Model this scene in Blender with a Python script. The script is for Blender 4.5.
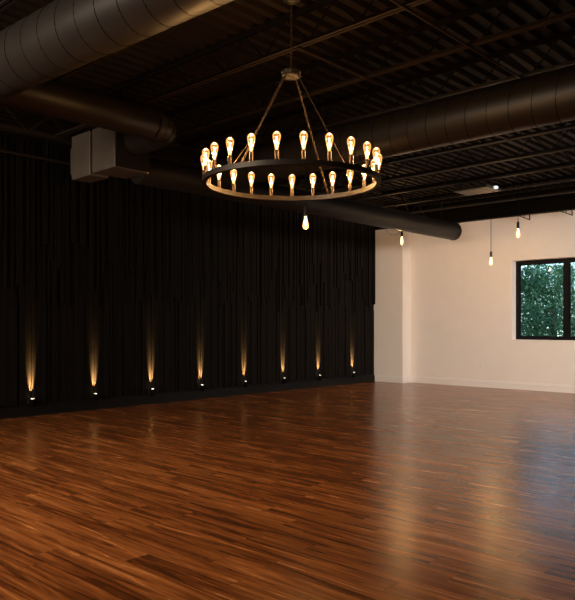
import bpy, bmesh, math, random
from mathutils import Vector, Matrix
random.seed(7)
PI = math.pi
S = bpy.context.scene
for o in list(bpy.data.objects):
    bpy.data.objects.remove(o)
COL = S.collection

# ---------------------------------------------------------------- camera
YAW = math.atan2(642.5, 688.0)
cam_d = bpy.data.cameras.new('camera')
cam = bpy.data.objects.new('camera', cam_d)
COL.objects.link(cam)
cam.location = (10.8, 0.0, 1.5)
cam.rotation_euler = (PI / 2, 0, YAW)
cam_d.sensor_fit = 'HORIZONTAL'
cam_d.sensor_width = 36
cam_d.lens = 688 * 36 / 575
cam_d.shift_y = 25 / 575
S.camera = cam

# ---------------------------------------------------------------- view, world, lights
S.view_settings.view_transform = 'Standard'
S.view_settings.look = 'None'
S.view_settings.gamma = 1
S.view_settings.use_curve_mapping = False
S.view_settings.exposure = 0.0

W = bpy.data.worlds.new('dusk_sky')
S.world = W
W.use_nodes = True
wn = W.node_tree
wn.nodes.clear()
w_out = wn.nodes.new('ShaderNodeOutputWorld')
w_bg = wn.nodes.new('ShaderNodeBackground')
w_sky = wn.nodes.new('ShaderNodeTexSky')
w_sky.sky_type = 'HOSEK_WILKIE'
w_sky.turbidity = 3.0
w_sky.sun_direction = Vector((0.75, -0.45, 0.42)).normalized()
wn.links.new(w_sky.outputs[0], w_bg.inputs[0])
w_bg.inputs[1].default_value = 14.0
wn.links.new(w_bg.outputs[0], w_out.inputs[0])

WARM = (1.0, 0.60, 0.27)


def light(name, kind, loc, power, color, target=None, **kw):
    d = bpy.data.lights.new(name, kind)
    d.energy = power
    d.color = color
    for k, v in kw.items():
        setattr(d, k, v)
    o = bpy.data.objects.new(name, d)
    COL.objects.link(o)
    o.location = loc
    if target is not None:
        o.rotation_euler = (Vector(target) - Vector(loc)).to_track_quat('-Z', 'Y').to_euler()
    return o


# added fill lights, out of view behind and right of the camera
light('side_fill_light', 'AREA', (14.5, 9.5, 3.5), 208, (1.0, 0.91, 0.84), (3.6, 15.3, 1.1),
      shape='RECTANGLE', size=2.6, size_y=1.4, spread=math.radians(76))
light('rear_fill_light', 'AREA', (4.6, -2.8, 3.2), 225, (1.0, 0.82, 0.64), (4.6, 6.0, 0.6),
      shape='RECTANGLE', size=4.5, size_y=1.2, spread=math.radians(100))


# ---------------------------------------------------------------- materials
def mat(name, color, rough=0.6, metal=0.0, spec=0.5, noise=0.0, nscale=6.0, bump=0.0, bscale=80.0, stretch=None):
    m = bpy.data.materials.new(name)
    m.use_nodes = True
    nt = m.node_tree
    b = nt.nodes['Principled BSDF']
    b.inputs['Base Color'].default_value = (*color, 1)
    b.inputs['Roughness'].default_value = rough
    b.inputs['Metallic'].default_value = metal
    b.inputs['Specular IOR Level'].default_value = spec
    if noise or bump:
        tc = nt.nodes.new('ShaderNodeTexCoord')
        mp = nt.nodes.new('ShaderNodeMapping')
        if stretch:
            mp.inputs['Scale'].default_value = stretch
        nt.links.new(tc.outputs['Object'], mp.inputs[0])
    if noise:
        n = nt.nodes.new('ShaderNodeTexNoise')
        n.inputs['Scale'].default_value = nscale
        n.inputs['Detail'].default_value = 4
        nt.links.new(mp.outputs[0], n.inputs['Vector'])
        r = nt.nodes.new('ShaderNodeValToRGB')
        r.color_ramp.elements[0].position = 0.3
        r.color_ramp.elements[1].position = 0.7
        r.color_ramp.elements[0].color = (*[c * (1 - noise) for c in color], 1)
        r.color_ramp.elements[1].color = (*[min(1, c * (1 + noise)) for c in color], 1)
        nt.links.new(n.outputs['Fac'], r.inputs[0])
        nt.links.new(r.outputs[0], b.inputs['Base Color'])
    if bump:
        n2 = nt.nodes.new('ShaderNodeTexNoise')
        n2.inputs['Scale'].default_value = bscale
        n2.inputs['Detail'].default_value = 3
        nt.links.new(mp.outputs[0], n2.inputs['Vector'])
        bp = nt.nodes.new('ShaderNodeBump')
        bp.inputs['Strength'].default_value = bump
        bp.inputs['Distance'].default_value = 0.01
        nt.links.new(n2.outputs['Fac'], bp.inputs['Height'])
        nt.links.new(bp.outputs[0], b.inputs['Normal'])
    return m


def emis(name, color, strength):
    m = bpy.data.materials.new(name)
    m.use_nodes = True
    nt = m.node_tree
    nt.nodes.clear()
    o = nt.nodes.new('ShaderNodeOutputMaterial')
    e = nt.nodes.new('ShaderNodeEmission')
    e.inputs[0].default_value = (*color, 1)
    e.inputs[1].default_value = strength
    nt.links.new(e.outputs[0], o.inputs[0])
    return m


def thin_glass(name, tint, rough=0.0, ior=1.45, glow=None):
    """see-through sheet: tinted transparency plus fresnel gloss (optional faint glow of a lit bulb)"""
    m = bpy.data.materials.new(name)
    m.use_nodes = True
    nt = m.node_tree
    nt.nodes.clear()
    o = nt.nodes.new('ShaderNodeOutputMaterial')
    t = nt.nodes.new('ShaderNodeBsdfTransparent')
    t.inputs[0].default_value = (*tint, 1)
    g = nt.nodes.new('ShaderNodeBsdfGlossy')
    g.inputs['Roughness'].default_value = rough
    f = nt.nodes.new('ShaderNodeFresnel')
    f.inputs['IOR'].default_value = ior
    mx = nt.nodes.new('ShaderNodeMixShader')
    nt.links.new(f.outputs[0], mx.inputs[0])
    nt.links.new(t.outputs[0], mx.inputs[1])
    nt.links.new(g.outputs[0], mx.inputs[2])
    last = mx
    if glow:
        e = nt.nodes.new('ShaderNodeEmission')
        e.inputs[0].default_value = (*glow[0], 1)
        e.inputs[1].default_value = glow[1]
        ad = nt.nodes.new('ShaderNodeAddShader')
        nt.links.new(mx.outputs[0], ad.inputs[0])
        nt.links.new(e.outputs[0], ad.inputs[1])
        last = ad
    nt.links.new(last.outputs[0], o.inputs[0])
    return m


def wood_floor():
    m = bpy.data.materials.new('walnut_plank_floor')
    m.use_nodes = True
    nt = m.node_tree
    L = nt.links.new
    b = nt.nodes['Principled BSDF']
    PW, PL = 0.178, 1.25

    def math_(op, a, c=None, d=None):
        n = nt.nodes.new('ShaderNodeMath')
        n.operation = op
        for i, v in enumerate((a, c, d)):
            if v is None:
                continue
            if isinstance(v, (int, float)):
                n.inputs[i].default_value = v
            else:
                L(v, n.inputs[i])
        return n.outputs[0]

    tc = nt.nodes.new('ShaderNodeTexCoord')
    sp = nt.nodes.new('ShaderNodeSeparateXYZ')
    L(tc.outputs['Object'], sp.inputs[0])
    x, y = sp.outputs[0], sp.outputs[1]
    v = math_('DIVIDE', y, PW)
    row = math_('FLOOR', v)
    fv = math_('FRACT', v)
    wr = nt.nodes.new('ShaderNodeTexWhiteNoise')
    wr.noise_dimensions = '1D'
    L(row, wr.inputs['W'])
    u = math_('ADD', math_('DIVIDE', x, PL), math_('MULTIPLY', wr.outputs['Value'], 7.0))
    colm = math_('FLOOR', u)
    fu = math_('FRACT', u)
    cv = nt.nodes.new('ShaderNodeCombineXYZ')
    L(row, cv.inputs[0])
    L(colm, cv.inputs[1])
    wp = nt.nodes.new('ShaderNodeTexWhiteNoise')
    wp.noise_dimensions = '2D'
    L(cv.outputs[0], wp.inputs['Vector'])
    rnd = wp.outputs['Value']
    # grain coordinates, stretched along the plank, shifted per plank
    gv = nt.nodes.new('ShaderNodeCombineXYZ')
    L(math_('MULTIPLY', x, 0.75), gv.inputs[0])
    L(math_('MULTIPLY', y, 13.0), gv.inputs[1])
    L(math_('MULTIPLY', rnd, 40.0), gv.inputs[2])
    n1 = nt.nodes.new('ShaderNodeTexNoise')
    n1.inputs['Scale'].default_value = 1.25
    n1.inputs['Detail'].default_value = 5
    n1.inputs['Roughness'].default_value = 0.62
    n1.inputs['Distortion'].default_value = 0.7
    L(gv.outputs[0], n1.inputs['Vector'])
    gv2 = nt.nodes.new('ShaderNodeCombineXYZ')
    L(math_('MULTIPLY', x, 5.0), gv2.inputs[0])
    L(math_('MULTIPLY', y, 130.0), gv2.inputs[1])
    L(math_('MULTIPLY', rnd, 60.0), gv2.inputs[2])
    n2 = nt.nodes.new('ShaderNodeTexNoise')
    n2.inputs['Scale'].default_value = 1.0
    n2.inputs['Detail'].default_value = 3
    L(gv2.outputs[0], n2.inputs['Vector'])
    f = math_('ADD', math_('MULTIPLY', n1.outputs['Fac'], 1.0), math_('MULTIPLY', math_('SUBTRACT', n2.outputs['Fac'], 0.5), 0.22))
    f = math_('ADD', f, math_('MULTIPLY', math_('SUBTRACT', rnd, 0.5), 0.10))
    ramp = nt.nodes.new('ShaderNodeValToRGB')
    cr = ramp.color_ramp
    cr.elements[0].position = 0.30
    cr.elements[0].color = (0.075, 0.023, 0.0070, 1)
    cr.elements[1].position = 0.76
    cr.elements[1].color = (0.60, 0.235, 0.070, 1)
    e = cr.elements.new(0.45)
    e.color = (0.19, 0.058, 0.0155, 1)
    e = cr.elements.new(0.60)
    e.color = (0.37, 0.130, 0.035, 1)
    L(f, ramp.inputs[0])
    # seams
    ev = math_('MINIMUM', fv, math_('SUBTRACT', 1.0, fv))
    eu = math_('MINIMUM', fu, math_('SUBTRACT', 1.0, fu))
    sv = math_('LESS_THAN', ev, 0.010)
    su = math_('LESS_THAN', eu, 0.0014)
    seam = math_('MAXIMUM', sv, su)
    mx = nt.nodes.new('ShaderNodeMix')
    mx.data_type = 'RGBA'
    L(math_('MULTIPLY', seam, 0.7), mx.inputs[0])
    L(ramp.outputs[0], mx.inputs[6])
    mx.inputs[7].default_value = (0.02, 0.007, 0.003, 1)
    L(mx.outputs[2], b.inputs['Base Color'])
    L(math_('ADD', 0.19, math_('MULTIPLY', n1.outputs['Fac'], 0.13)), b.inputs['Roughness'])
    b.inputs['Specular IOR Level'].default_value = 0.42
    bp = nt.nodes.new('ShaderNodeBump')
    bp.inputs['Strength'].default_value = 0.05
    bp.inputs['Distance'].default_value = 0.004
    L(math_('SUBTRACT', f, math_('MULTIPLY', seam, 0.6)), bp.inputs['Height'])
    L(bp.outputs[0], b.inputs['Normal'])
    return m


M = {}
M['floor'] = wood_floor()
M['wall'] = mat('cream_painted_plaster', (0.80, 0.73, 0.66), 0.75, noise=0.015, nscale=3, bump=0.05, bscale=160)
M['white_trim'] = mat('white_gloss_paint', (0.80, 0.75, 0.70), 0.42)
M['slat'] = mat('black_stained_wood', (0.0064, 0.0052, 0.0042), 0.75, spec=0.10, noise=0.6, nscale=3.0, stretch=(25, 25, 0.5), bump=0.25, bscale=30)
M['slat_dark'] = mat('black_wall_paint', (0.002, 0.0018, 0.0016), 0.85, spec=0.1, noise=0.1)
M['dark_base'] = mat('charcoal_baseboard_paint', (0.0045, 0.0045, 0.0046), 0.6, spec=0.2, noise=0.1)
M['deck'] = mat('brown_black_steel_deck', (0.0082, 0.0047, 0.0026), 0.65, spec=0.12, noise=0.25, nscale=2.0)
M['steel'] = mat('brown_black_painted_steel', (0.0165, 0.0105, 0.0062), 0.55, spec=0.3, noise=0.2, nscale=5.0)
M['steel_dark'] = mat('black_painted_steel_bar', (0.0045, 0.0030, 0.0020), 0.7, spec=0.05, noise=0.2, nscale=5.0)
M['duct'] = mat('dark_painted_spiral_duct', (0.019, 0.0152, 0.0126), 0.46, metal=0.0, spec=0.3, noise=0.12, nscale=4.0)
M['duct_far'] = mat('black_brown_painted_duct', (0.0135, 0.0095, 0.0065), 0.45, spec=0.3, metal=0.0, noise=0.12, nscale=4.0)
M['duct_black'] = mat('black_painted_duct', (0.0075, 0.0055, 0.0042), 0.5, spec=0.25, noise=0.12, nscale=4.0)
M['seam'] = mat('dark_duct_seam', (0.004, 0.003, 0.0025), 0.9, spec=0.0)
M['galv'] = mat('grey_galvanised_sheet', (0.105, 0.086, 0.071), 0.5, metal=0.3, noise=0.12, nscale=5.0)
M['black_metal'] = mat('black_powder_coat', (0.012, 0.011, 0.010), 0.45, noise=0.1)
M['bronze'] = mat('dark_bronze_metal', (0.032, 0.024, 0.018), 0.48, metal=0.5, noise=0.1, nscale=20)
M['sleeve'] = mat('brushed_bronze_sleeve', (0.06, 0.042, 0.028), 0.42, metal=0.8, noise=0.1, nscale=30)
M['chain'] = mat('aged_brass_chain', (0.10, 0.066, 0.038), 0.5, metal=0.7)
M['bulb'] = thin_glass('amber_bulb_glass', (1.0, 0.88, 0.68), 0.03, 1.45, ((1.0, 0.46, 0.13), 0.32))
M['bulb_bright'] = thin_glass('bright_bulb_glass', (1.0, 0.90, 0.72), 0.03, 1.45, ((1.0, 0.58, 0.22), 0.8))
M['fil'] = emis('glowing_filament', (1.0, 0.72, 0.36), 8.5)
M['matte_black'] = mat('matte_black_paint', (0.004, 0.004, 0.004), 0.9, spec=0.05)
M['fil_pendant'] = emis('bright_glowing_filament', (1.0, 0.74, 0.40), 55.0)
M['lens'] = emis('lit_lens', (1.0, 0.80, 0.55), 9.0)
M['led'] = emis('white_led', (0.95, 0.97, 1.0), 0.9)
M['pane'] = thin_glass('window_glass', (0.86, 0.93, 0.93), 0.0, 1.5)
M['frame'] = mat('black_aluminium', (0.004, 0.004, 0.0045), 0.6, spec=0.15, noise=0.05)
M['plate'] = mat('white_plastic', (0.74, 0.69, 0.64), 0.4)
M['panel'] = mat('grey_fixture_panel', (0.02, 0.0155, 0.012), 0.5)
M['slot'] = mat('dark_slot', (0.02, 0.02, 0.02), 0.6)
M['grass'] = mat('lawn', (0.05, 0.11, 0.03), 0.9, noise=0.4, nscale=9)
M['bark'] = mat('tree_bark', (0.09, 0.065, 0.045), 0.9, noise=0.4, nscale=10)
for i, c in enumerate([(0.10, 0.225, 0.10), (0.14, 0.28, 0.12), (0.075, 0.175, 0.09)]):
    M['leaf%d' % i] = mat('green_leaf_tone', c, 0.55, noise=0.5, nscale=1.5)


# ---------------------------------------------------------------- mesh helpers
class MB:
    def __init__(s):
        s.v, s.f = [], []

    def add(s, vs, fs):
        n = len(s.v)
        s.v += [tuple(p) for p in vs]
        s.f += [tuple(i + n for i in f) for f in fs]
        return s

    def box(s, x0, x1, y0, y1, z0, z1):
        vs = [(x, y, z) for z in (z0, z1) for y in (y0, y1) for x in (x0, x1)]
        return s.add(vs, [(0, 2, 3, 1), (4, 5, 7, 6), (0, 1, 5, 4), (2, 6, 7, 3), (0, 4, 6, 2), (1, 3, 7, 5)])

    def cbox(s, x0, x1, y0, y1, z0, z1, c):
        """box with its vertical edges and its outer edges chamfered by c"""
        rings = []
        for z, k in ((z0, c), (z0 + c, 0), (z1 - c, 0), (z1, c)):
            a0, a1, b0, b1 = x0 + k, x1 - k, y0 + k, y1 - k
            rings.append([(a0 + c, b0, z), (a1 - c, b0, z), (a1, b0 + c, z), (a1, b1 - c, z),
                          (a1 - c, b1, z), (a0 + c, b1, z), (a0, b1 - c, z), (a0, b0 + c, z)])
        return s.loft(rings)

    def loft(s, rings, cap=True):
        n = len(rings[0])
        vs = [p for r in rings for p in r]
        fs = []
        for i in range(len(rings) - 1):
            for j in range(n):
                k = (j + 1) % n
                fs.append((i * n + j, i * n + k, (i + 1) * n + k, (i + 1) * n + j))
        if cap:
            fs.append(tuple(range(n))[::-1])
            fs.append(tuple((len(rings) - 1) * n + j for j in range(n)))
        return s.add(vs, fs)

    def tube(s, pts, r, n=12, cap=True):
        pts = [Vector(p) for p in pts]
        rr = r if isinstance(r, (list, tuple)) else [r] * len(pts)
        rings = []
        prev = None
        for i, p in enumerate(pts):
            if i == 0:
                t = pts[1] - p
            elif i == len(pts) - 1:
                t = p - pts[i - 1]
            else:
                t = (pts[i + 1] - p).normalized() + (p - pts[i - 1]).normalized()
            t.normalize()
            if prev is None:
                a = Vector((0, 0, 1)) if abs(t.z) < 0.9 else Vector((1, 0, 0))
                a = (a - t * a.dot(t)).normalized()
            else:
                a = (prev - t * prev.dot(t)).normalized()
            prev = a
            b = t.cross(a)
            rings.append([p + (a * math.cos(q) + b * math.sin(q)) * rr[i] for q in (2 * PI * k / n for k in range(n))])
        return s.loft(rings, cap)

    def lathe(s, prof, c=(0, 0, 0), n=16, cap=True):
        rings = [[(c[0] + r * math.cos(2 * PI * k / n), c[1] + r * math.sin(2 * PI * k / n), c[2] + z) for k in range(n)] for r, z in prof]
        return s.loft(rings, cap)

    def bar(s, a, b, w, h):
        """square bar between two points"""
        a, b = Vector(a), Vector(b)
        t = (b - a).normalized()
        u = Vector((0, 0, 1)) if abs(t.z) < 0.95 else Vector((0, 1, 0))
        sd = t.cross(u).normalized()
        up = sd.cross(t)
        q = [sd * (i * w / 2) + up * (j * h / 2) for i, j in ((-1, -1), (1, -1), (1, 1), (-1, 1))]
        return s.loft([[a + k for k in q], [b + k for k in q]])

    def build(s, name, material, parent=None, smooth=False, loc=(0, 0, 0)):
        me = bpy.data.meshes.new(name)
        me.from_pydata(s.v, [], s.f)
        bm = bmesh.new()
        bm.from_mesh(me)
        bmesh.ops.recalc_face_normals(bm, faces=bm.faces)
        bm.to_mesh(me)
        bm.free()
        if smooth:
            for p in me.polygons:
                p.use_smooth = True
            try:
                me.set_sharp_from_angle(angle=math.radians(40))
            except Exception:
                pass
        me.materials.append(material)
        o = bpy.data.objects.new(name, me)
        COL.objects.link(o)
        o.location = loc
        if parent:
            o.parent = parent
        return o


def tag(o, label=None, cat=None, group=None, kind=None):
    for k, v in (('label', label), ('category', cat), ('group', group), ('kind', kind)):
        if v:
            o[k] = v
    return o


def thing(name, label, cat, loc=(0, 0, 0), rz=0, group=None):
    o = bpy.data.objects.new(name, None)
    o.empty_display_size = 0.1
    COL.objects.link(o)
    o.location = loc
    o.rotation_euler = (0, 0, rz)
    return tag(o, label, cat, group)


def copy_tree(o, parent=None):
    c = o.copy()
    COL.objects.link(c)
    if parent:
        c.parent = parent
    for ch in [k for k in bpy.data.objects if k.parent == o]:
        copy_tree(ch, c)
    return c


def struct(mb, name, material, parent=None, smooth=False):
    return tag(mb.build(name, material, parent, smooth), kind='structure' if not parent else None)


# ---------------------------------------------------------------- the room
X1, Y0, Y1, ZD = 15.0, -3.0, 15.36, 4.55
WT = 0.30
struct(MB().box(-0.1, X1 + 0.1, Y0 - 0.1, Y1 + 0.02, -0.12, 0.0), 'floor', M['floor'])

# corrugated steel deck, flutes along y
mb = MB()
P = 0.185
prof = []
k = 0
while k * P < X1 + 0.2:
    x = -0.1 + k * P
    prof += [(x, ZD), (x + 0.075, ZD), (x + 0.098, ZD + 0.055), (x + P - 0.023, ZD + 0.055)]
    k += 1
prof = [(x, z) for x, z in prof]
ring0 = [(x, Y0 - 0.1, z) for x, z in prof] + [(prof[-1][0], Y0 - 0.1, ZD + 0.12), (prof[0][0], Y0 - 0.1, ZD + 0.12)]
ring1 = [(x, Y1 + WT, z) for x, y, z in ring0]
mb.loft([ring0, ring1])
struct(mb, 'ceiling', M['deck'])

# back wall with the window opening
WX0, WX1, WZ0, WZ1 = 3.65, 6.02, 1.14, 3.00
mb = MB()
mb.box(-0.1, WX0, Y1, Y1 + WT, 0, ZD)
mb.box(WX1, X1 + 0.1, Y1, Y1 + WT, 0, ZD)
mb.box(WX0, WX1, Y1, Y1 + WT, 0, WZ0)
mb.box(WX0, WX1, Y1, Y1 + WT, WZ1, ZD)
struct(mb, 'wall_back', M['wall'])
struct(MB().box(X1, X1 + 0.15, Y0, Y1, 0, ZD), 'wall_right', M['wall'])
struct(MB().box(-0.1, X1 + 0.15, Y0 - 0.15, Y0, 0, ZD), 'wall_front', M['wall'])
# plaster pilaster in the corner
PX, PY = 0.86, 14.99
mb = MB().box(-0.07, PX, PY, Y1 - 0.001, 0, ZD)
struct(mb, 'trim_1', M['wall'])


def base_profile(mb, a, b, n, h=0.175, t=0.022):
    """baseboard from a to b (floor points), n = outward direction"""
    a, b, n = Vector(a), Vector(b), Vector(n)
    pr = [(0, 0), (t, 0), (t, h - 0.035), (t * 0.5, h - 0.028), (t * 0.5, h - 0.008), (t * 0.3, h), (0, h)]
    mb.loft([[p + n * d + Vector((0, 0, z)) for d, z in pr] for p in (a, b)])


mb = MB()
base_profile(mb, (PX, Y1, 0), (X1, Y1, 0), (0, -1, 0))
base_profile(mb, (0.0, PY, 0), (PX + 0.016, PY, 0), (0, -1, 0))
base_profile(mb, (PX, PY - 0.016, 0), (PX, Y1 - 0.016, 0), (1, 0, 0))
struct(mb, 'baseboard_back', M['white_trim'])

# dark feature wall: backing, staggered upright slats, baseboard
UPY = [5.407, 6.577, 7.801, 9.014, 10.229, 11.453, 12.699, 14.041]   # uplight positions along the wall
LX = 0.13
mbw = MB().box(-0.25, -0.02, Y0, PY + 0.37, 0, ZD)
struct(mbw, 'wall_left', M['slat_dark']).location.x = -0.05
mb_low, mb_up = MB(), MB()
HLIM = 2.0
bays = []
for u in UPY:     # wide flat boards with one narrow groove behind each lamp
    bays += [(u - 0.20, u - 0.115, 0.003), (u - 0.108, u - 0.010, 0.006), (u + 0.014, u + 0.095, 0.006), (u + 0.105, u + 0.20, 0.002)]
y = 1.0
bi = 0
while y < PY - 0.02:
    if bi < len(bays) and y >= bays[bi][0] - 0.05:
        y, y1, d = bays[bi]
        mb_low.box(-0.02, d, y, y1, 0.2, HLIM + 0.1)
        mb_low.box(-0.02, 0.0, y, y1, HLIM + 0.1, ZD - 0.02)
        y = y1 + 0.006
        bi += 1
        continue
    w = random.choice((0.055, 0.07, 0.09, 0.12, 0.16))
    y1 = min(y + w, PY - 0.006)
    if bi < len(bays) and y1 > bays[bi][0] - 0.004:
        y1 = bays[bi][0] - 0.004
    d = random.choice((0.0, 0.006, 0.014, 0.024, 0.034))
    gap = random.choice((0.006, 0.010, 0.018, 0.03))
    zt = HLIM + random.uniform(-0.15, 0.10)
    if y1 - y > 0.012:
        mb_low.box(-0.02, d, y, y1, 0.2, zt)
        mb_low.box(-0.02, d * 0.4, y, y1, zt, ZD - 0.02)
    y = y1 + gap
y = 1.0
while y < PY - 0.02:
    w = random.choice((0.03, 0.04, 0.055, 0.07, 0.10))
    y1 = min(y + w, PY - 0.006)
    d = random.choice((0.034, 0.038, 0.046, 0.058))
    zb = HLIM + random.uniform(-0.22, 0.12)
    if random.random() < 0.55:
        zb += random.uniform(0.1, 1.2)
    mb_up.box(-0.02, d, y, y1, zb, ZD - 0.02)
    y = y1 + random.choice((0.006, 0.012, 0.02, 0.05, 0.08))
SX = -0.05
sl = struct(mb_low, 'trim_2', M['slat'])
su = struct(mb_up, 'trim_3', M['slat'])
sl.location.x = su.location.x = SX
mb = MB()
base_profile(mb, (-0.02, 1.0, 0), (-0.02, PY - 0.002, 0), (1, 0, 0), h=0.2, t=0.055)
struct(mb, 'baseboard_left', M['dark_base']).location.x = SX

# window
win = bpy.data.objects.new('window_1', None)
COL.objects.link(win)
win.location = (WX0, Y1 + 0.2, WZ0)
tag(win, kind='structure')
FY0, FY1 = 0.0, 0.075      # local y
ww, wh = WX1 - WX0, WZ1 - WZ0
fw = 0.075
mb = MB()
mb.box(0, fw, FY0, FY1, 0, wh).box(ww - fw, ww, FY0, FY1, 0, wh)
mb.box(fw, ww - fw, FY0, FY1, 0, fw).box(fw, ww - fw, FY0, FY1, wh - fw, wh)
mb.box(ww / 2 - 0.05, ww / 2 + 0.05, FY0 - 0.005, FY1, fw, wh - fw)
mb.build('window_frame', M['frame'], win)
for a, b in ((fw, ww / 2 - 0.05), (ww / 2 + 0.05, ww - fw)):
    sb = MB()
    t = 0.028
    sb.box(a, a + t, 0.02, 0.06, fw, wh - fw).box(b - t, b, 0.02, 0.06, fw, wh - fw)
    sb.box(a + t, b - t, 0.02, 0.06, fw, fw + t).box(a + t, b - t, 0.02, 0.06, wh - fw - t, wh - fw)
    so = sb.build('sash', M['frame'], win)
    MB().box(a + t, b - t, 0.036, 0.042, fw + t, wh - fw - t).build('pane', M['pane'], so)
struct(MB().box(WX0, WX1, Y1 - 0.012, Y1 + 0.2, WZ0 - 0.0, WZ0 + 0.018), 'window_sill', M['white_trim'], win)
bpy.data.objects['window_sill'].location = -Vector(win.location)

# ---------------------------------------------------------------- outlet on the back wall
o = thing('wall_outlet', 'white wall outlet low on the cream wall left of the window', 'outlet', (2.86, Y1, 0.46))
MB().cbox(-0.036, 0.036, -0.008, 0.0, 0, 0.115, 0.002).build('cover_plate', M['plate'], o)
for z in (0.033, 0.083):
    MB().cbox(-0.017, 0.017, -0.011, -0.008, z - 0.014, z + 0.014, 0.001).build('socket', M['plate'], o)

# ---------------------------------------------------------------- ceiling steel
JY = [2.62, 3.80, 4.96, 6.08, 7.24, 8.40, 9.55, 10.70, 11.87, 13.03, 14.20]
ORD = ['first', 'second', 'third', 'fourth', 'fifth', 'sixth', 'seventh', 'eighth', 'ninth', 'tenth', 'eleventh']
ZB = 4.20


def joist(y, label):
    r = thing('ceiling_joist', label, 'joist', (1.6, y, ZB), 0, 'open web joists under the deck')
    Lx = X1 - 1.6 - 0.02
    c = MB()
    c.box(0, Lx, -0.040, -0.010, 0, 0.006).box(0, Lx, -0.016, -0.010, 0.006, 0.04)
    c.box(0, Lx, 0.010, 0.040, 0, 0.006).box(0, Lx, 0.010, 0.016, 0.006, 0.04)
    c.build('bottom_chord', M['steel'], r)
    H = ZD - ZB
    c = MB().box(0, Lx, -0.045, -0.010, H - 0.008, H - 0.001).box(0, Lx, -0.016, -0.010, H - 0.045, H - 0.008)
    c.box(0, Lx, 0.010, 0.045, H - 0.008, H - 0.001).box(0, Lx, 0.010, 0.016, H - 0.045, H - 0.008)
    c.build('top_chord', M['steel_dark'], r)
    c = MB()
    x = 0.05
    i = 0
    while x + 0.3 < Lx:
        a, b = (0.02, H - 0.03) if i % 2 == 0 else (H - 0.03, 0.02)
        c.bar((x, 0, a), (x + 0.3, 0, b), 0.013, 0.013)
        x += 0.3
        i += 1
    c.build('web', M['steel_dark'], r)
    return r


j0 = None
for i, yy in enumerate(JY):
    lab = '%s open web steel joist under the dark deck, counted from the back wall' % ORD[len(JY) - 1 - i]
    if j0 is None:
        j0 = joist(yy, lab)
    else:
        j = copy_tree(j0)
        j.location = (1.6, yy, ZB)
        j['label'] = lab

# truss girder along the feature wall
g = thing('truss_girder', 'dark truss girder running above the black slat wall behind the duct box', 'girder', (1.47, 1.0, ZB))
Ly = Y1 - 1.0 - 0.02
MB().box(-0.07, -0.012, 0, Ly, 0, 0.008).box(0.012, 0.07, 0, Ly, 0, 0.008).box(-0.02, -0.012, 0, Ly, 0.008, 0.06).box(0.012, 0.02, 0, Ly, 0.008, 0.06).build('bottom_chord', M['steel'], g)
MB().box(-0.07, -0.012, 0, Ly, 0.335, 0.345).box(0.012, 0.07, 0, Ly, 0.335, 0.345).build('top_chord', M['steel'], g)
c = MB()
for i in range(40):
    a, b = (0.03, 0.33) if i % 2 == 0 else (0.33, 0.03)
    c.bar((0, 0.1 + i * 0.35, a), (0, 0.45 + i * 0.35, b), 0.022, 0.022)
c.build('web', M['steel'], g)

# pipe near the slat wall, conduits under the joists
pp = thing('sprinkler_pipe', 'thin dark pipe along the ceiling closest to the black slat wall', 'pipe', (0.52, 1.0, 4.14))
MB().tube([(0, 0, 0), (0, 14.3, 0)], 0.025, 10).build('pipe_run', M['steel'], pp, True)
for yq in (1.5, 4.4, 7.3, 10.2, 13.1):
    MB().tube([(0, yq, 0.02), (0, yq, 0.409)], 0.006, 6).build('hanger', M['steel'], pp)

for (cx, ya, yb, lab) in ((6.32, 4.2, 10.2, 'thin conduit crossing under the joists right of the chandelier chain'),
                          (7.55, 4.2, 9.9, 'thin conduit crossing under the joists above the long round duct')):
    q = tag(MB().tube([(cx, 4.93 if cx < 7 else ya, ZB - 0.014), (cx, yb, ZB - 0.014)], 0.013, 8).build('conduit', M['steel'], None, True), lab, 'conduit', 'conduits under the joists')

# edge beam at the top of the back wall
eb = thing('edge_beam', 'dark steel edge beam along the top of the cream wall', 'beam', (PX + 0.02, 15.20, 4.02))
Lx = X1 - PX - 0.04
MB().box(0, Lx, -0.09, 0.09, 0, 0.014).build('bottom_flange', M['steel_dark'], eb)
MB().box(0, Lx, -0.006, 0.006, 0.014, 0.51).build('web', M['steel_dark'], eb)
MB().box(0, Lx, -0.09, 0.09, 0.51, 0.524).build('top_flange', M['steel'], eb)

lb = thing('lintel_beam', 'short dark steel beam over the top of the corner pilaster', 'beam', (0.0, 14.90, 4.02))
MB().box(0, PX + 0.5, -0.075, 0.075, 0, 0.014).build('bottom_flange', M['steel_dark'], lb)
MB().box(0, PX + 0.5, -0.006, 0.006, 0.014, 0.515).build('web', M['steel_dark'], lb)
MB().box(0, PX + 0.5, -0.075, 0.075, 0.515, 0.529).build('top_flange', M['steel_dark'], lb)

for x0, lab in ((3.90, 'small black triangular bracket under the edge beam beside the higher hanging bulb'),
                (4.85, 'small black triangular bracket under the edge beam above the window mullion')):
    b = thing('bracket', lab, 'bracket', (x0, 15.14, 4.02), 0, 'brackets under the edge beam')
    MB().bar((0, 0, -0.012), (0.27, 0, -0.135), 0.02, 0.02).build('brace', M['black_metal'], b)
    MB().bar((0.27, 0, -0.145), (0.27, 0, 0.0), 0.02, 0.02).build('post', M['black_metal'], b)
    MB().bar((0.14, 0, -0.075), (0.14, 0, 0.0), 0.014, 0.014).build('strut', M['black_metal'], b)


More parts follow.
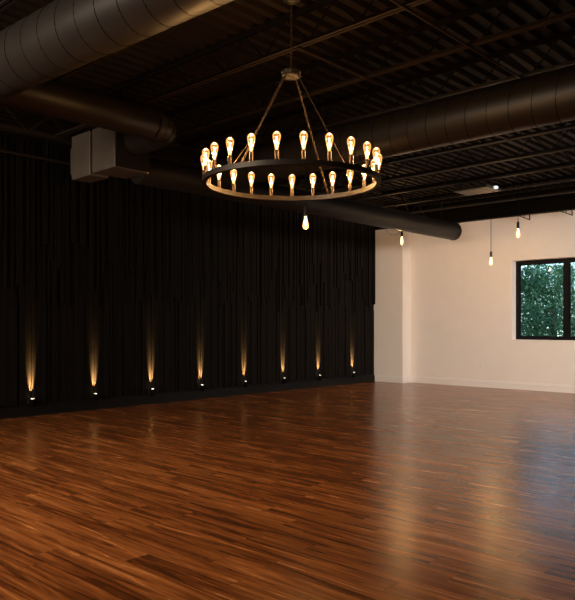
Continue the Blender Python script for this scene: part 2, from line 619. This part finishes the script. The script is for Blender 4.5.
# ---------------------------------------------------------------- ducts
def duct_run(parent, a, b, r, material, pitch=0.19, name='duct_pipe', n=40, seam=True):
    a, b = Vector(a), Vector(b)
    L = (b - a).length
    t = (b - a).normalized()
    MB().tube([a, a + t * 0.004, b - t * 0.004, b], [r - 0.003, r, r, r - 0.003], n).build(name, material, parent, True)
    if not seam:
        return
    u = Vector((0, 0, 1))
    sd = t.cross(u).normalized()
    up = sd.cross(t)
    pts = []
    turns = L / pitch
    steps = int(turns * 28)
    for i in range(steps + 1):
        q = 2 * PI * turns * i / steps
        pts.append(a + t * (L * i / steps) + (sd * math.cos(q) + up * math.sin(q)) * (r - 0.0015))
    MB().tube(pts, 0.005, 4).build('spiral_seam', M['seam'], parent)


d1 = thing('round_duct', 'largest round spiral duct crossing the upper left corner near the ceiling', 'duct', (3.0, 2.78, 3.885))
duct_run(d1, (0, 0, 0), (6.3, 0.28, 0), 0.258, M['duct'], 0.26)
d2 = thing('round_duct', 'round duct with an elbow bending into the grey duct box', 'duct', (3.72, 3.03, 4.0))
duct_run(d2, (0, 0.06, 0), (0, 2.07, 0), 0.19, M['duct_far'], seam=False)
# gored elbow turning to -x
c = MB()
seamE = MB()
R = 0.32
pts = []
for i in range(7):
    q = (PI / 2) * i / 6
    pts.append(Vector((-R + R * math.cos(q), 2.07 + R * math.sin(q), 0)))
c.tube(pts + [Vector((-0.795, 2.07 + R, 0))], 0.19, 40)
c.build('elbow', M['duct'], d2, True)
for i, p in enumerate(pts):
    q = (PI / 2) * i / 6
    tdir = Vector((-math.sin(q), math.cos(q), 0))
    up = Vector((0, 0, 1))
    sd = tdir.cross(up)
    seamE.tube([p + (sd * math.cos(2 * PI * k / 36) + up * math.sin(2 * PI * k / 36)) * 0.19 for k in range(37)], 0.0045, 5)
seamE.build('gore_seam', M['seam'], d2)

bx = thing('duct_box', 'grey sheet metal duct box hanging beside the black slat wall', 'duct box', (1.57, 5.1, 3.6))
MB().cbox(0.77, 1.33, 0.0, 0.56, 0.0, 0.60, 0.008).build('box_section', M['galv'], bx)
MB().cbox(0.23, 0.715, 0.0, 0.30, -0.02, 0.60, 0.008).build('box_section', M['galv'], bx)
MB().box(0.715, 0.77, 0.09, 0.27, 0.03, 0.57).build('connector', M['seam'], bx)
MB().cbox(1.33, 1.345, 0.01, 0.55, 0.01, 0.59, 0.004).build('shade_panel', M['duct_black'], bx)  # added panel, its dark colour stands in for shade on this side
MB().loft([[(0.23, 0.05, 0.0), (0.23, 0.31, 0.0), (0.23, 0.31, 0.57), (0.23, 0.05, 0.57)],
           [(0.0, 0.11, 0.12), (0.0, 0.27, 0.12), (0.0, 0.27, 0.46), (0.0, 0.11, 0.46)]]).build('taper', M['galv'], bx)
for xx in (0.8, 1.3):
    MB().tube([(xx, 0.28, 0.60), (xx, 0.28, 0.949)], 0.006, 6).build('hanger_rod', M['steel'], bx)

d3 = thing('round_duct', 'long round duct running along the black slat wall to an open end', 'duct', (2.6, 5.67, 3.70))
duct_run(d3, (0, 0, 0), (0, 8.83, 0), 0.20, M['duct_black'], seam=False)
MB().tube([(0, 8.825, 0), (0, 8.85, 0)], 0.208, 40).build('end_collar', M['duct_black'], d3, True)
for yq in (2.6, 5.6, 8.3):
    MB().tube([(0, yq, 0.2), (0, yq, 0.849)], 0.005, 6).build('hanger_rod', M['steel'], d3)
d4 = thing('round_duct', 'long round duct crossing the ceiling behind and right of the chandelier', 'duct', (2.83, 7.1, 3.86))
duct_run(d4, (0, 0, 0), (9.6, 0, 0), 0.265, M['duct_far'], 0.25)
for xq in (2.0, 5.4, 8.5):
    MB().tube([(xq, 0, 0.265), (xq, 0, 0.689)], 0.005, 6).build('hanger_rod', M['steel'], d4)

# ceiling panel fixture
cf = thing('ceiling_fixture', 'flat square fixture under the dark ceiling with a white light at one corner', 'light', (4.45, 12.12, 4.06))
MB().cbox(-0.36, 0.36, -0.30, 0.30, 0.0, 0.05, 0.01).build('housing', M['panel'], cf)
MB().cbox(-0.30, 0.24, -0.24, 0.24, -0.006, 0.0, 0.002).build('diffuser', M['panel'], cf)
MB().cbox(0.36, 0.42, -0.04, 0.04, 0.0, 0.05, 0.006).build('lamp', M['led'], cf)
for sx in (-0.3, 0.3):
    MB().tube([(sx, 0.0, 0.05), (sx, 0.0, 0.489)], 0.005, 6).build('hanger_rod', M['steel'], cf)


# ---------------------------------------------------------------- bulbs
def bulb_profile(s=1.0):
    p = [(0.0115, 0.0), (0.0125, 0.010), (0.0165, 0.030), (0.0225, 0.055), (0.0285, 0.080), (0.0315, 0.098),
         (0.0310, 0.112), (0.0270, 0.124), (0.0190, 0.133), (0.0090, 0.138), (0.003, 0.1395)]
    return [(r * s, z * s) for r, z in p]


def filament_mb(s=1.0, up=1):
    mb = MB()
    for k in range(4):
        q = 2 * PI * k / 4 + 0.4
        a = (0.002 * s * math.cos(q), 0.002 * s * math.sin(q), up * 0.034 * s)
        b = (0.006 * s * math.cos(q), 0.006 * s * math.sin(q), up * 0.100 * s)
        mb.tube([a, b], 0.0022 * s, 6)
    mb.tube([(0, 0, up * 0.004), (0, 0, up * 0.038 * s)], 0.0025 * s, 6)
    return mb


# ---------------------------------------------------------------- chandelier
CX, CY, RZ, RR = 6.80, 4.33, 2.72, 0.742
view = Vector((-math.sin(YAW), math.cos(YAW), 0))
right = Vector((math.cos(YAW), math.sin(YAW), 0))


def ring_pt(far_deg, r=RR, z=0.0):
    """point on the ring, angle measured from the far side clockwise to the right"""
    q = math.radians(far_deg)
    p = view * (math.cos(q) * r) + right * (math.sin(q) * r)
    return Vector((p.x, p.y, z))


ch = thing('chandelier', 'large round wagon wheel chandelier with a ring of lit amber bulbs', 'chandelier', (CX, CY, RZ))
n = 96
sec = [(0.018, -0.02), (0.018, 0.02), (-0.018, 0.02), (-0.018, -0.02)]
mb = MB()
vs, fs = [], []
for k in range(n):
    q = 2 * PI * k / n
    for dr, dz in sec:
        vs.append(((RR + dr) * math.cos(q), (RR + dr) * math.sin(q), dz))
for k in range(n):
    for j in range(4):
        a, b = k * 4 + j, k * 4 + (j + 1) % 4
        a2, b2 = ((k + 1) % n) * 4 + j, ((k + 1) % n) * 4 + (j + 1) % 4
        fs.append((a, b, b2, a2))
mb.add(vs, fs)
mb.build('ring', M['bronze'], ch, True)
# canopy, junction box, hub
MB().lathe([(0.045, 1.80), (0.045, 1.66)], n=16).build('mounting_stem', M['black_metal'], ch, True)
MB().lathe([(0.085, 1.66), (0.085, 1.60), (0.075, 1.565), (0.04, 1.54), (0.015, 1.53)], n=28).build('canopy', M['black_metal'], ch, True)
HUBZ = 0.93
hub = MB().lathe([(0.02, HUBZ + 0.04), (0.06, HUBZ + 0.032), (0.082, HUBZ + 0.02), (0.082, HUBZ - 0.022), (0.07, HUBZ - 0.03), (0.02, HUBZ - 0.032)], n=28)
hub.build('hub', M['bronze'], ch, True)
for k in range(6):
    q = PI / 3 * k + 0.2
    MB().lathe([(0.007, -0.012), (0.012, 0), (0.007, 0.012)], (0.087 * math.cos(q), 0.087 * math.sin(q), HUBZ), 8).build('hub_stud', M['chain'], ch, True)


def chain_mb(a, b, L=0.036, w=0.011, r=0.0026):
    a, b = Vector(a), Vector(b)
    t = (b - a).normalized()
    u = Vector((0, 0, 1)) if abs(t.z) < 0.9 else Vector((1, 0, 0))
    s1 = t.cross(u).normalized()
    s2 = t.cross(s1)
    mb = MB()
    step = L - 4 * r
    cnt = int((b - a).length / step)
    for i in range(cnt):
        p = a + t * (step * (i + 0.5))
        sd = s1 if i % 2 == 0 else s2
        loop = []
        for k in range(13):
            q = 2 * PI * k / 12
            loop.append(p + t * (math.cos(q) * (L / 2 - r)) + sd * (math.sin(q) * (w - r)))
        mb.tube(loop, r, 5)
    return mb


chain_mb((0, 0, HUBZ + 0.045), (0, 0, 1.53), 0.045, 0.013, 0.003).build('chain', M['chain'], ch)
for ang in (29, 212):
    p0 = ring_pt(ang, 0.085, HUBZ - 0.01)
    p1 = ring_pt(ang, RR - 0.012, 0.02)
    chain_mb(p0, p1).build('chain', M['chain'], ch)
p0, p1 = ring_pt(221, 0.07, HUBZ - 0.03), ring_pt(219, RR - 0.014, 0.02)
MB().tube([ring_pt(146, 0.08, HUBZ - 0.01), ring_pt(146, RR - 0.012, 0.02)], 0.0032, 6).build('suspension_wire', M['chain'], ch, True)
pts = [p0.lerp(p1, t / 12) + Vector((0, 0, -0.05 * math.sin(PI * t / 12))) for t in range(13)]
MB().tube(pts, 0.004, 6).build('power_cord', M['chain'], ch, True)

NB = 23
first = None
for k in range(NB):
    ang = 180 - 6.9 + k * 360 / NB
    p = ring_pt(ang, RR, 0.02)
    if first is None:
        sl_ = MB().lathe([(0.021, 0.0), (0.021, 0.004), (0.0165, 0.007), (0.0165, 0.072), (0.0145, 0.075)], n=16).build('candle_sleeve', M['sleeve'], ch, True, p)
        bu = MB().lathe(bulb_profile(), n=20).build('bulb', M['bulb'], ch, True, p + Vector((0, 0, 0.075)))
        fi = filament_mb().build('filament', M['fil'], bu, True)
        first = (sl_, bu, fi)
    else:
        a, b, f = (q.copy() for q in first)
        for q in (a, b, f):
            COL.objects.link(q)
        a.location = p
        b.location = p + Vector((0, 0, 0.075))
        f.parent = b
    light('bulb_light', 'POINT', Vector((CX, CY, RZ)) + p + Vector((0, 0, 0.145)), 6.3, WARM, shadow_soft_size=0.02)

# ---------------------------------------------------------------- pendants
PEND = [((4.83, 6.74, 2.925), 4.2, 10, 'bare hanging bulb in front of the black slat wall below the chandelier'),
        ((1.83, 13.50, 3.55), 3.55, 32, 'bare hanging bulb under the end of the round duct by the corner pilaster'),
        ((3.80, 14.00, 2.98), 4.2, 24, 'bare bulb on the longest cord in front of the cream wall'),
        ((5.10, 12.50, 3.33), 4.2, 14, 'bare hanging bulb on a short cord just above the window')]
for (x, y, z), zt, pw, lab in PEND:
    # z = top of the glass
    pd = thing('pendant_bulb', lab, 'pendant light', (x, y, z), 0, 'hanging bulbs')
    zt = ZD - 0.001
    MB().tube([(0, 0, 0.09), (0, 0, zt - z)], 0.006, 8).build('cord', M['matte_black'], pd)
    MB().lathe([(0.012, 0.13), (0.026, 0.11), (0.028, 0.0), (0.024, -0.004)], n=16).build('socket', M['black_metal'], pd, True)
    s = 1.25
    g = MB().lathe([(r, -zz) for r, zz in bulb_profile(s)], n=20).build('bulb', M['bulb_bright'], pd, True)
    filament_mb(s, -1).build('filament', M['fil_pendant'], g, True)
    light('bulb_light', 'POINT', (x, y, z - 0.09), pw, WARM, shadow_soft_size=0.025)
# thin slack wire from the duct to the bulb by the pilaster
tag(MB().tube([(1.85, 13.47, 3.67), (2.0, 13.0, 3.53), (2.25, 12.4, 3.46), (2.5, 11.9, 3.490)], 0.005, 6).build('slack_wire', M['black_metal'], None, True),
    'thin slack wire from the round duct to the hanging bulb by the pilaster', 'wire')

# ---------------------------------------------------------------- uplights along the slat wall
pos_word = ['far left', 'second from the left', 'third from the left', 'fourth from the left',
            'fourth from the right', 'third from the right', 'second from the right', 'far right, nearest the pilaster']
first = None
for i, yy in enumerate(UPY):
    lab = 'small black uplight on the slat wall with a lit lens, %s' % pos_word[i]
    if first is None:
        u = thing('wall_uplight', lab, 'uplight', (SX, yy, 0.16), 0, 'uplights along the black slat wall')
        MB().cbox(0.006, 0.022, -0.06, 0.06, 0.045, 0.115, 0.003).build('bracket', M['black_metal'], u)
        MB().lathe([(0.038, 0.0), (0.043, 0.005), (0.043, 0.128), (0.039, 0.128), (0.039, 0.121)], (0.065, 0, 0), 24).build('lamp_body', M['matte_black'], u, True)
        MB().lathe([(0.036, 0.118), (0.036, 0.124), (0.02, 0.127)], (0.065, 0, 0), 20).build('lens', M['lens'], u, True)
        first = u
    else:
        u = copy_tree(first)
        u.location = (SX, yy, 0.16)
        u['label'] = lab
    light('uplight_beam', 'SPOT', (SX + 0.060, yy, 0.291), 1500, (1.0, 0.52, 0.17), (SX, yy, 0.56),
          spot_size=math.radians(25), spot_blend=1.0, shadow_soft_size=0.012)

# ---------------------------------------------------------------- outside
struct(MB().box(-25, 25, Y1 + WT + 0.02, 60, -0.3, -0.1), 'ground', M['grass'])


def leaf_crown(blobs, count, size, seed):
    rd = random.Random(seed)
    mb = MB()
    for _ in range(count):
        bxx = rd.choice(blobs)
        d = Vector((rd.gauss(0, 1), rd.gauss(0, 1), rd.gauss(0, 1))).normalized() * (rd.random() ** 0.4)
        p = Vector(bxx[0]) + Vector((d.x * bxx[1], d.y * bxx[1], d.z * bxx[1] * 0.9))
        s = size * rd.uniform(0.6, 1.3)
        rot = Matrix.Rotation(rd.uniform(0, 2 * PI), 3, 'Z') @ Matrix.Rotation(rd.uniform(-1.2, 1.2), 3, 'X')
        q = [rot @ Vector(t) * s for t in ((0, 0, 0), (0.32, 0.4, 0.06), (0.0, 1.0, -0.05), (-0.32, 0.4, 0.06))]
        mb.add([p + t for t in q], [(0, 1, 2), (0, 2, 3)])
    return mb


TREES = [(1.9, 19.2, 3.45, 0, 'leafy green tree close behind the left window pane'),
         (4.95, 19.4, 3.55, 1, 'leafy green tree close behind the right window pane'),
         (1.45, 23.0, 3.85, 1, 'leafy green tree farther back, seen by the window mullion'),
         (4.6, 23.2, 3.8, 2, 'leafy green tree farther back behind the right window pane'),
         (-1.7, 23.1, 4.0, 2, 'leafy green tree farther back at the left edge of the window'),
         (-0.4, 27.4, 4.25, 2, 'dark green tree in the third row, in the middle of the window view'),
         (2.7, 27.6, 4.2, 0, 'dark green tree in the third row, toward the right window pane'),
         (-3.5, 27.3, 4.3, 1, 'dark green tree in the third row at the left edge of the window'),
         (-1.9, 31.6, 4.7, 0, 'faint treetop at the far back of the view outside')]
for i, (x, y, h, mi, lab) in enumerate(TREES):
    t = thing('tree', lab, 'tree', (x, y, -0.1), 0, 'trees outside the window')
    MB().tube([(0, 0, 0), (0.08, 0.05, h * 0.3), (0.0, 0.1, h * 0.75)], [0.11, 0.08, 0.03], 10).build('trunk', M['bark'], t, True)
    rd = random.Random(i)
    bl = []
    for zi in range(7):
        for k in range(6):
            q = 2 * PI * k / 6 + zi * 0.5
            rr = 0.9 * (1.0 if zi < 5 else 0.75)
            bl.append(((rr * math.cos(q) + rd.uniform(-0.12, 0.12), 0.85 * rr * math.sin(q), (0.08 + 0.13 * zi) * h + rd.uniform(-0.15, 0.15)), rd.uniform(0.38, 0.56)))
    leaf_crown(bl, 5200, 0.125, 50 + i).build('foliage', M['leaf%d' % mi], t)
